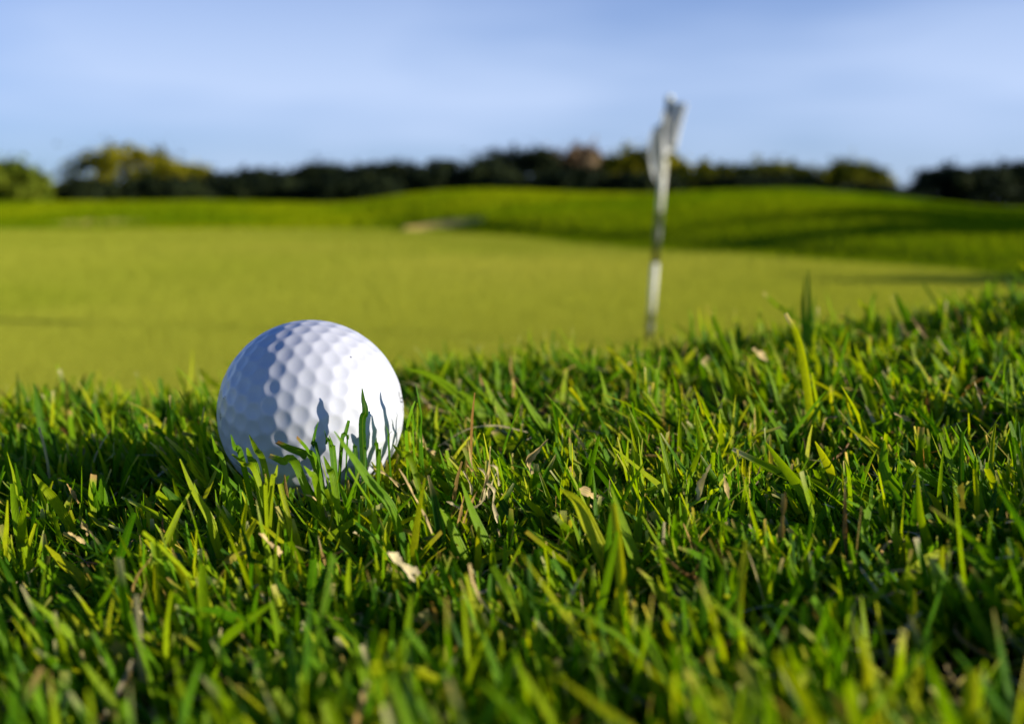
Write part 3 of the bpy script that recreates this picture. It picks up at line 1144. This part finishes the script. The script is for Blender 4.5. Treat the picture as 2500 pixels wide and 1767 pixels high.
BLADES = [
    # the blades in front of the ball
    ('D', [(1295, 1050), (1262, 1170), (1225, 1290)], 46, .25, dict(blunt=.7, depth=.216)),
    ('D', [(1022, 1062), (985, 1180), (975, 1280), (1010, 1350)], 52, .25, dict(depth=.216)),
    ('D', [(1075, 1140), (1130, 1340)], 52, .35, dict(depth=.214)),
    ('D', [(1120, 1185), (1165, 1400)], 46, .4, dict(depth=.211)),
    ('D', [(825, 1212), (920, 1330), (1010, 1490)], 84, .55, dict(tip='brown', blunt=.6, depth=.214)),
    ('D', [(648, 1250), (760, 1310), (900, 1370), (990, 1470)], 92, .5, dict(tip='brown', blunt=.5, depth=.215)),
    ('D', [(585, 1370), (700, 1420), (840, 1490)], 70, .55, dict(tip='straw', blunt=.5, depth=.212)),
    ('D', [(400, 1182), (460, 1310), (545, 1510)], 54, .7, dict(depth=.214)),
    ('D', [(235, 1178), (270, 1300), (335, 1410)], 52, .45, dict(depth=.216)),
    ('D', [(243, 1358), (350, 1450), (470, 1580)], 66, .75, dict(blunt=.35, depth=.211)),
    ('D', [(380, 1298), (410, 1400), (470, 1560)], 64, .6, dict(blunt=.3, depth=.212)),
    ('D', [(58, 1178), (100, 1320), (170, 1480)], 50, .6, dict(depth=.217)),
    ('D', [(655, 1450), (600, 1640)], 46, .8, dict(depth=.205)),
    ('D', [(545, 1530), (545, 1720)], 42, .8, dict(tip='tan', depth=.2)),
    ('D', [(1300, 1180), (1278, 1270)], 28, .35, dict(depth=.215)),
    ('D', [(890, 1460), (1000, 1640)], 62, .65, dict(depth=.208)),
    ('D', [(1070, 1370), (1160, 1620)], 62, .65, dict(depth=.208)),
    ('D', [(1545, 1205), (1550, 1340)], 34, .3, dict(depth=.217)),
    ('D', [(1450, 1250), (1440, 1370)], 34, .25, dict(depth=.216)),
    ('D', [(1345, 1260), (1360, 1370)], 34, .3, dict(depth=.215)),
    ('D', [(1690, 1265), (1870, 1440)], 52, .75, dict(depth=.222)),
    ('D', [(1590, 1290), (1570, 1390)], 34, .35, dict(depth=.217)),
    # left
    ('A', [(730, 160), (760, 260), (800, 375)], 26, .75, dict(tip='pale')),
    ('A', [(820, 280), (890, 480)], 28, .5, {}),
    ('A', [(1185, 190), (1230, 310), (1310, 490)], 34, .4, dict(tip='straw')),
    ('A', [(1180, 150), (1330, 300)], 42, .85, dict(blunt=.4)),
    ('A', [(1025, 150), (1070, 290)], 36, .8, dict(blunt=.4)),
    ('A', [(5, 240), (40, 420), (75, 650)], 55, .35, {}),
    ('A', [(60, 320), (120, 420), (240, 560)], 50, .7, dict(tip='pale')),
    ('A', [(260, 440), (275, 640)], 48, .6, dict(tip='tan', blunt=.6)),
    ('A', [(490, 400), (510, 540)], 50, .85, dict(blunt=.3)),
    ('A', [(445, 645), (480, 790), (535, 970)], 52, .75, {}),
    ('A', [(643, 580), (580, 870)], 44, .55, {}),
    ('A', [(738, 610), (690, 760), (650, 950)], 62, .3, {}),
    ('A', [(340, 650), (320, 900)], 28, .7, {}),
    ('A', [(402, 710), (378, 870)], 38, .6, {}),
    ('A', [(345, 830), (345, 1170)], 38, .55, {}),
    ('A', [(425, 890), (418, 1170)], 58, .7, dict(blunt=.85, tip='tan')),
    ('A', [(960, 695), (1035, 890)], 42, .75, {}),
    ('A', [(1135, 720), (1240, 910)], 44, .6, {}),
    ('A', [(1260, 605), (1340, 850), (1420, 910)], 60, .55, {}),
    ('A', [(5, 885), (80, 980), (160, 1080), (270, 1270)], 66, .85, {}),
    ('A', [(770, 990), (850, 1180)], 46, .95, dict(tip='tan')),
    ('A', [(920, 980), (1060, 1140)], 62, .35, dict(blunt=.4)),
    ('A', [(1120, 868), (1310, 1070)], 62, .8, dict(blunt=.35)),
    ('A', [(1310, 960), (1250, 1100)], 40, .45, {}),
    ('A', [(390, 1160), (520, 1300)], 56, .9, dict(blunt=.3)),
    ('A', [(870, 1020), (995, 1160)], 58, .8, dict(blunt=.8)),
    ('A', [(1140, 950), (1220, 1180)], 50, .75, {}),
    ('A', [(1290, 1080), (1380, 1240), (1495, 1430)], 48, .85, dict(tip='straw')),
    ('A', [(1640, 890), (1665, 1150), (1700, 1430)], 52, .8, dict(tip='tan')),
    ('A', [(1733, 820), (1660, 1110), (1580, 1420)], 58, .7, {}),
    ('A', [(1975, 1195), (1910, 1460)], 34, .9, {}),
    ('A', [(1750, 1150), (1740, 1470)], 44, .8, {}),
    ('A', [(2172, 860), (2120, 1130), (2065, 1420)], 52, .85, {}),
    ('A', [(2170, 1160), (2235, 1420)], 58, .8, {}),
    ('A', [(735, 1030), (620, 1100), (545, 1130)], 22, .7, dict(tip='pale')),
    ('A', [(840, 940), (835, 1060)], 20, .6, dict(tip='pale')),
    ('A', [(660, 970), (740, 1040)], 40, .85, {}),
    ('A', [(505, 980), (510, 1170)], 30, .5, {}),
    ('A', [(655, 1480), (660, 1640)], 34, .7, {}),
    # centre
    ('B', [(712, 20), (620, 225)], 54, .75, {}),
    ('B', [(750, 148), (870, 280), (1010, 420)], 56, .65, {}),
    ('B', [(1040, 90), (1030, 260)], 40, .6, {}),
    ('B', [(990, 30), (1030, 190)], 44, .5, {}),
    ('B', [(1150, 240), (1280, 460), (1400, 620)], 58, .65, {}),
    ('B', [(920, 200), (1000, 380), (1080, 520)], 60, .65, {}),
    ('B', [(1230, 20), (1210, 240)], 36, .4, {}),
    ('B', [(1480, 10), (1600, 110), (1760, 220)], 48, .45, {}),
    ('B', [(1972, 90), (1820, 210), (1650, 350)], 58, .5, dict(tip='straw', blunt=.5)),
    ('B', [(1525, 135), (1485, 350)], 46, .75, {}),
    ('B', [(1750, 150), (1780, 290), (1815, 470)], 50, .7, {}),
    ('B', [(1580, 260), (1630, 370), (1700, 495)], 52, .6, {}),
    ('B', [(1700, 270), (1650, 470)], 38, .65, {}),
    ('B', [(2240, 210), (2230, 470)], 44, .7, {}),
    ('B', [(935, 520), (965, 700)], 38, .65, dict(tip='straw')),
    ('B', [(690, 570), (755, 770)], 50, .5, {}),
    ('B', [(600, 390), (600, 660)], 40, .85, {}),
    ('B', [(560, 430), (500, 600)], 46, .75, {}),
    ('B', [(1195, 540), (1150, 760)], 42, .75, {}),
    ('B', [(1000, 580), (1120, 730)], 82, .8, dict(tip='straw', blunt=.5)),
    ('B', [(1535, 625), (1605, 930)], 62, .75, dict(tip='tan')),
    ('B', [(1320, 780), (1420, 970)], 48, .6, {}),
    ('B', [(1690, 720), (1620, 910)], 50, .45, {}),
    ('B', [(1565, 850), (1520, 990)], 40, .75, {}),
    ('B', [(1880, 815), (1740, 930)], 56, .7, dict(tip='tan')),
    ('B', [(1850, 710), (2050, 880), (2200, 1020), (2250, 1200)], 84, .85, dict(blunt=.3)),
    ('B', [(2190, 790), (2235, 1060)], 62, .85, {}),
    ('B', [(1830, 980), (1920, 1280), (2030, 1620)], 92, .65, {}),
    ('B', [(770, 940), (850, 1180), (975, 1470)], 84, .55, {}),
    ('B', [(1275, 1298), (1420, 1400), (1600, 1520)], 92, .7, dict(blunt=.35)),
    ('B', [(490, 955), (585, 1300)], 48, .75, {}),
    ('B', [(80, 1000), (60, 1410)], 48, .9, {}),
    ('B', [(315, 1070), (300, 1440)], 58, .85, {}),
    ('B', [(620, 1130), (700, 1290), (795, 1520)], 84, .6, {}),
    ('B', [(330, 1010), (430, 1200)], 60, .75, {}),
    ('B', [(560, 880), (670, 1010)], 52, .6, {}),
    ('B', [(1115, 850), (1160, 940)], 60, .75, dict(tip='straw', blunt=.7)),
    ('B', [(1200, 870), (1250, 970)], 36, .65, {}),
    ('B', [(1300, 850), (1270, 980)], 34, .65, {}),
    ('B', [(1190, 1010), (1350, 1200)], 44, .8, {}),
    ('B', [(1150, 1435), (1010, 1480), (870, 1510)], 62, .95, dict(blunt=.5, root_down=False)),
    ('B', [(2000, 330), (2090, 470), (2180, 540)], 40, .55, {}),
    # right
    ('C', [(750, 308), (745, 420), (768, 550)], 30, .75, {}),
    ('C', [(478, 135), (540, 195), (610, 260)], 20, .55, dict(tip='pale', blunt=.5)),
    ('C', [(165, 478), (230, 545), (310, 630)], 58, .8, dict(blunt=.8, tip='straw')),
    ('C', [(203, 235), (235, 310), (330, 540)], 28, .55, dict(tip='straw')),
    ('C', [(955, 398), (1035, 590)], 38, .75, {}),
    ('C', [(920, 458), (1035, 610)], 44, .8, {}),
    ('C', [(885, 618), (980, 770), (1048, 950)], 60, .8, {}),
    ('C', [(990, 608), (1055, 790)], 50, .7, dict(blunt=.5)),
    ('C', [(1190, 488), (1295, 595)], 42, .6, {}),
    ('C', [(1350, 450), (1485, 610)], 38, .55, {}),
    ('C', [(1420, 490), (1500, 600)], 38, .85, {}),
    ('C', [(1582, 268), (1665, 460)], 36, .65, {}),
    ('C', [(1515, 450), (1515, 600)], 30, .8, {}),
    ('C', [(1395, 590), (1385, 760)], 30, .65, {}),
    ('C', [(1090, 725), (1145, 890)], 28, .7, {}),
    ('C', [(1108, 905), (1118, 1080), (1235, 1260)], 76, .5, {}),
    ('C', [(1545, 832), (1490, 950), (1435, 1070)], 48, .5, {}),
    ('C', [(748, 910), (800, 1000), (865, 1130)], 52, .85, {}),
    ('C', [(915, 968), (935, 1130), (945, 1350)], 48, .7, dict(blunt=.6, tip='straw')),
    ('C', [(490, 915), (620, 1085), (790, 1300)], 62, .65, {}),
    ('C', [(318, 950), (560, 1070), (790, 1165)], 48, .6, dict(tip='pale', blunt=.4)),
    ('C', [(803, 650), (715, 770), (620, 910)], 40, .45, {}),
    ('C', [(622, 590), (570, 730)], 40, .7, {}),
    ('C', [(557, 515), (550, 700)], 38, .65, {}),
    ('C', [(472, 535), (480, 700)], 44, .65, {}),
    ('C', [(490, 500), (560, 750)], 34, .6, {}),
    ('C', [(410, 600), (510, 780), (605, 950)], 30, .6, {}),
    ('C', [(255, 570), (325, 790)], 40, .6, {}),
    ('C', [(145, 560), (190, 700)], 30, .55, {}),
    ('C', [(1280, 1055), (1300, 1300), (1345, 1460)], 44, .65, {}),
    ('C', [(1165, 1000), (1290, 1080), (1440, 1180)], 48, .55, {}),
    ('C', [(600, 1180), (685, 1310)], 48, .9, {}),
    ('C', [(800, 1225), (865, 1460)], 74, .45, {}),
    ('C', [(1095, 1180), (1020, 1270), (990, 1470)], 54, .55, {}),
    ('C', [(145, 1035), (150, 1160)], 42, .85, {}),
    ('C', [(0, 410), (75, 570)], 40, .75, {}),
    ('C', [(130, 425), (60, 500)], 34, .9, dict(tip='straw')),
    ('C', [(1360, 195), (1372, 300)], 24, .8, {}),
    ('C', [(1165, 135), (1235, 290)], 40, .4, {}),
    ('C', [(1060, 130), (1040, 270)], 32, .4, {}),
    ('C', [(805, 130), (830, 210), (865, 310)], 30, .6, {}),
    ('C', [(970, 165), (1025, 240)], 30, .8, {}),
    ('C', [(1648, 70), (1662, 300)], 50, .6, {}),
    ('C', [(460, 215), (462, 320)], 24, .8, {}),
    ('C', [(90, 220), (95, 330)], 30, .6, {}),
    ('C', [(165, 300), (190, 450)], 30, .35, {}),
    ('C', [(350, 285), (350, 390)], 34, .35, {}),
    ('C', [(1190, 1350), (1160, 1270), (1150, 1450)], 10, .6, {}),
    ('C', [(1155, 1270), (1180, 1500)], 40, .6, {}),
    ('C', [(1330, 1170), (1390, 1280)], 44, .95, {}),
    ('C', [(1630, 1100), (1570, 1240)], 48, .6, {}),
    ('C', [(1480, 690), (1530, 850)], 34, .6, {}),
    ('C', [(1250, 860), (1240, 900)], 10, .6, {}),
]
HEROES = []
for k, (zone, pts, w, sh, kw) in enumerate(BLADES):
    if w >= 12:
        HEROES.append(hero(zone, pts, w, sh, **kw))
        clear_view(HEROES[-1][0], 0.7)

# striking single blades
LONE = [
    ('D', [(1165, 1150), (1300, 1350), (1490, 1620), (1700, 1900)], 92, .55, dict(depth=.2), 'long grass blade slanting down to the right from the front of the ball'),
    ('A', [(1130, 0), (1125, 140), (1108, 310)], 28, .95, {}, 'tall pale yellow-green blade above the turf edge left of the ball'),
    ('A', [(1040, 780), (1130, 1000), (1240, 1190), (1285, 1350), (1335, 1510)], 66, .85, {}, 'long bright bent grass blade below left of the ball'),
    ('A', [(88, 1388), (200, 1510), (340, 1640)], 74, .98, {}, 'bright yellow-green blade leaning left in the lower left corner'),
    ('B', [(365, 138), (560, 200), (770, 340), (900, 450)], 74, .6, {}, 'broad dark green blade lying over to the left, right beside the ball'),
    ('B', [(1470, 990), (1580, 1080), (1660, 1240), (1810, 1580)], 116, .98, {}, 'broad yellow-green blade, the widest in the lower middle'),
    ('C', [(595, 243), (660, 375), (700, 570), (738, 860)], 44, .82, dict(tip='pale', blunt=.45), 'long arching pale-tipped blade above the turf right of the flagstick'),
]
for zone, pts, w, sh, kw, lb in LONE:
    V, Q, cv = hero(zone, pts, w, sh, face=0.5, **kw)
    clear_view(V, 0.85)
    link('grass_shoot', blade_mesh('grass_shoot', V, Q, cv), M_BLADE, label=lb, category='grass shoot')
# the pair of dark upright blades
V1, Q1, c1 = hero('C', [(712, 15), (716, 150), (718, 300), (717, 420)], 24, .3, lift=.008, face=.1)
V2, Q2, c2 = hero('C', [(697, 50), (686, 180), (690, 300), (694, 420)], 26, .2, lift=.008, face=-.1)
r_ = empty('grass_shoot', tuple(V1[0, 0, 1]), label='tall dark paired grass shoot, highest above the turf edge on the right', category='grass shoot')
for V, Q, cv in ((V1, Q1, c1), (V2, Q2, c2)):
    link('blade', blade_mesh('blade', V - V1[0, 0, 1], Q, cv), M_BLADE, r_)

# blades standing right of the ball whose shadows fall on it
def caster(shadow, t, wpx, shade, turn=0.0):
    pts = [BC + on_ball((459 + X * 0.249) / 2.2422, (679.6 + Y * 0.249) / 2.2422) + SUN_DIR * t for X, Y in shadow]
    b = pts[-1].copy()
    zs = float(bank_z(b[0], b[1]))
    C = catmull([np.array([b[0] + 0.001, b[1] + 0.0005, zs - 0.001])] + pts[::-1], 6)
    K = len(C)
    s = np.linspace(0, 1, K)
    T = np.gradient(C, axis=0)
    T /= np.linalg.norm(T, axis=1)[:, None]
    side = np.cross(SUN_DIR, T)
    side /= np.linalg.norm(side, axis=1)[:, None]
    nr = np.cross(side, T)
    side, nr = side * math.cos(turn) + nr * math.sin(turn), nr * math.cos(turn) - side * math.sin(turn)
    W = wpx * 0.249 / 2.2422 / F * BALL_D / 2 * (1 - 0.85 * np.clip((s - 0.4) / 0.6, 0, 1) ** 1.4)
    V, Q = ribbon_arrays(C[None], W[None], side[None], nr[None], np.array([0.25]))
    q = shade * 3.99
    col = GREENS[int(q)]
    return V, Q, np.repeat((np.tile(col, (K, 1)))[:, None], 3, 1)[None]


for shadow, t, w, sh in (
        ([(1580, 795), (1605, 900), (1640, 1080), (1640, 1250)], 0.0085, 60, .5),
        ([(1495, 965), (1465, 1060), (1440, 1180), (1430, 1300)], 0.0105, 95, .6),
        ([(1498, 985), (1520, 1100), (1525, 1280)], 0.0095, 45, .6),
        ([(1700, 1060), (1715, 1160), (1720, 1280)], 0.006, 40, .5),
        ([(1680, 1030), (1700, 1110), (1700, 1260)], 0.007, 28, .5),
        ([(1330, 1170), (1350, 1230), (1360, 1330)], 0.008, 50, .4),
        ([(1420, 1200), (1400, 1330)], 0.007, 60, .4)):
    HEROES.append(caster(shadow, t, w, sh))

V, Q, cv = caster([(1040, 850), (1052, 950), (1072, 1060), (1045, 1240)], 0.0098, 66, .12, 0.7)
link('grass_shoot', blade_mesh('grass_shoot', V, Q, cv), M_BLADE, label='slim dark grass blade standing upright in front of the golf ball', category='grass shoot')

# dry stalks and leaves
DRY = [
    ('dry_leaf', 'A', [(1305, 1548), (1400, 1470), (1535, 1425)], 92, 'yellow', 'yellowed withered leaf lying in the grass at the bottom left'),
    ('dry_leaf', 'A', [(1930, 1035), (2010, 1080), (2078, 1195)], 50, 'straw', 'small curled straw-coloured leaf below the ball'),
    ('dry_leaf', 'A', [(1598, 1310), (1660, 1370), (1745, 1465)], 84, 'straw', 'broad straw-coloured leaf left of the tall crossed blades under the ball'),
    ('dry_leaf', 'A', [(248, 1298), (370, 1375)], 38, 'straw', 'thin straw leaf lying flat in the lower left grass'),
    ('dry_leaf', 'A', [(240, 955), (320, 1095)], 44, 'tan', 'brown tipped dry leaf near the left edge'),
    ('dry_leaf', 'A', [(345, 1215), (405, 1305)], 62, 'straw', 'crumpled pale leaf above the flat straw leaf at the lower left'),
    ('dry_stalk', 'A', [(892, 680), (945, 750)], 20, 'straw', 'short dry stalk end in the grass left of the ball'),
    ('dry_stalk', 'B', [(330, 850), (400, 980), (480, 1130), (560, 1310)], 46, 'straw', 'long dry stalk slanting through the grass below right of the ball'),
    ('dry_stalk', 'B', [(148, 840), (240, 890), (335, 975)], 30, 'straw', 'bent dry stalk right under the ball'),
    ('dry_leaf', 'B', [(485, 575), (500, 680), (585, 745)], 38, 'straw', 'hooked straw leaf right of the ball'),
    ('dry_stalk', 'B', [(610, 690), (740, 610), (850, 560), (1000, 545), (1110, 560), (1240, 592)], 17, 'pale', 'thin pale jointed runner arching through the grass right of the ball'),
    ('dry_leaf', 'B', [(900, 165), (912, 230), (948, 335)], 27, 'tan', 'narrow tan leaf standing right of the ball near the turf edge'),
    ('dry_leaf', 'B', [(1130, 195), (1135, 340)], 42, 'tan', 'short tan leaf above the thin pale runner'),
    ('dry_leaf', 'B', [(1385, 640), (1310, 720), (1245, 795), (1275, 885)], 62, 'straw', 'twisted straw leaf right of the straw tuft'),
    ('dry_leaf', 'B', [(1590, 995), (1680, 1030), (1755, 1090)], 100, 'straw', 'curled straw leaf with a yellow edge in the lower middle'),
    ('dry_leaf', 'B', [(250, 1445), (340, 1520), (450, 1620)], 110, 'pale', 'broad pale blurred leaf at the bottom below the ball'),
    ('dry_leaf', 'B', [(0, 1300), (50, 1330)], 50, 'pale', 'small pale leaf scrap at the bottom below the ball'),
    ('dry_leaf', 'C', [(1580, 598), (1622, 725)], 27, 'pale', 'slender pale dead blade near the right edge'),
    ('dry_leaf', 'C', [(1520, 1125), (1530, 1260)], 72, 'yellow', 'yellow blunt leaf low at the right edge'),
    ('dry_leaf', 'C', [(590, 1175), (580, 1290), (570, 1410)], 42, 'tan', 'brown dry sheath standing in the lower right grass'),
    ('dry_leaf', 'C', [(205, 1030), (165, 1120), (140, 1220)], 60, 'pale', 'pale withered leaf, left of two beside each other at lower right'),
    ('dry_leaf', 'C', [(272, 1080), (300, 1215)], 38, 'straw', 'straw leaf, right of two beside each other at lower right'),
    ('dry_leaf', 'C', [(1190, 290), (1225, 370)], 52, 'pale', 'pale leaf tip by the turf edge on the right'),
    ('dry_leaf', 'C', [(1250, 262), (1290, 310), (1335, 375)], 36, 'tan', 'tan leaf beside the pale leaf tip by the turf edge'),
    ('dry_leaf', 'C', [(1480, 205), (1520, 300)], 30, 'tan', 'tan leaf standing at the turf edge near the right border'),
    ('dry_leaf', 'C', [(422, 425), (495, 490)], 52, 'straw', 'straw leaf scrap left of the long arching blade'),
    ('dry_leaf', 'C', [(1160, 760), (1245, 800)], 30, 'straw', 'crooked straw bit in the dark grass at the right'),
    ('dry_leaf', 'C', [(780, 860), (800, 790), (860, 780)], 26, 'straw', 'hooked straw bit right of the foot of the arching blade'),
]
for nm, zone, pts, w, kd, lb in DRY:
    V, Q, cv = hero(zone, pts, w, kind=kd, blunt=0.25, lift=0.0115, fold=0.6, root_down=False, lean=0.002)
    clear_view(V, 1.0, 2)
    link(nm, blade_mesh(nm, V, Q, cv), M_STRAW, label=lb, category='dry leaf' if nm == 'dry_leaf' else 'dry stalk')

STRANDS = [
    ([(975, 690), (965, 830), (938, 950), (900, 1085)], 32), ([(885, 838), (935, 880), (950, 960)], 26),
    ([(960, 820), (1020, 850), (1035, 970)], 24), ([(1028, 855), (985, 950), (960, 990)], 20), ([(785, 865), (835, 960), (845, 1030)], 26),
    ([(815, 625), (838, 800), (872, 905)], 24), ([(945, 950), (1000, 1010), (995, 1110), (1030, 1230)], 40),
    ([(938, 960), (915, 1080), (850, 1120)], 34), ([(790, 1040), (762, 1150), (735, 1270)], 34), ([(665, 1080), (760, 1130)], 28),
    ([(810, 810), (850, 870)], 26), ([(960, 980), (965, 1060)], 46), ([(880, 1010), (830, 1100), (780, 1230)], 30), ([(1025, 1270), (1045, 1330)], 24)]
tuft_d = canopy_depth((789.8 + 930 * .3169) / 2.2422, (780.6 + 1060 * .3169) / 2.2422, 0.0125)
o0 = at((789.8 + 930 * .3169) / 2.2422, (780.6 + 1150 * .3169) / 2.2422, tuft_d)
tuft = empty('straw_tuft', tuple(o0), label='tangled dry straw tuft in the grass right of and below the ball', category='straw tuft')
for pts, w in STRANDS:
    V, Q, cv = hero('B', pts, w, kind=random.choice(['straw', 'straw', 'pale', 'tan']), blunt=0.4, depth=tuft_d + random.uniform(-.006, .001), fold=0.9, root_down=False, lean=0.0)
    clear_view(V, 1.0, 3)
    link('strand', blade_mesh('strand', V - o0, Q, cv), M_STRAW, tuft)

# ------------------------------------------------------------------ the turf itself
V, cv = random_turf(31000, region_near, 4)
V, cv = cull(V, cv)
print('near blades', len(V))
def region_ball(n):
    a = rng.uniform(0, 2 * np.pi, n)
    q = RB * rng.uniform(0.62, 1.12, n)
    return BC[0] + q * np.cos(a), BC[1] + q * np.sin(a)


keep_v, keep_c = [V], [cv]
V, cv = cull(*random_turf(1500, region_ball, 4, SEG, 0.8))     # the ball nestles among short blades
keep_v.append(V)
keep_c.append(cv)
V, cv = np.concatenate(keep_v), np.concatenate(keep_c)
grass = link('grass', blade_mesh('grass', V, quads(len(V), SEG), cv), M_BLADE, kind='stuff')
V, cv = random_turf(20000, region_wide, 3, 4, 1.1)
V, cv = cull(V, cv)
print('wide blades', len(V))
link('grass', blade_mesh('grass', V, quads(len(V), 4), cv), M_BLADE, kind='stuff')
for V, Q, cv in HEROES:
    link('blade', blade_mesh('blade', V, Q, cv), M_BLADE, grass)


# dead clippings and thatch lying between the blades
def thatch(n):
    x, y = region_near(n)
    n = len(x)
    z = bank_z(x, y) + rng.uniform(0.001, 0.0085, n)
    L = rng.uniform(0.004, 0.014, n)
    w = rng.uniform(0.00025, 0.0007, n)
    col = STRAWS[rng.integers(0, len(STRAWS), n)] * rng.uniform(0.35, 0.9, n)[:, None]
    one = np.zeros(n)
    V, Q, colv, C = grow(x, y, z, L, w, rng.normal(1.45, 0.25, n), rng.uniform(0, 6.28, n), rng.normal(0, 0.6, n), col, col, one, one + 0.6, one + 0.4, SEG, rng.normal(0, 1.2, n))
    return V, colv


V, cv = cull(*thatch(4800))
link('dead_grass', blade_mesh('dead_grass', V, quads(len(V), SEG), cv), M_STRAW, kind='stuff')
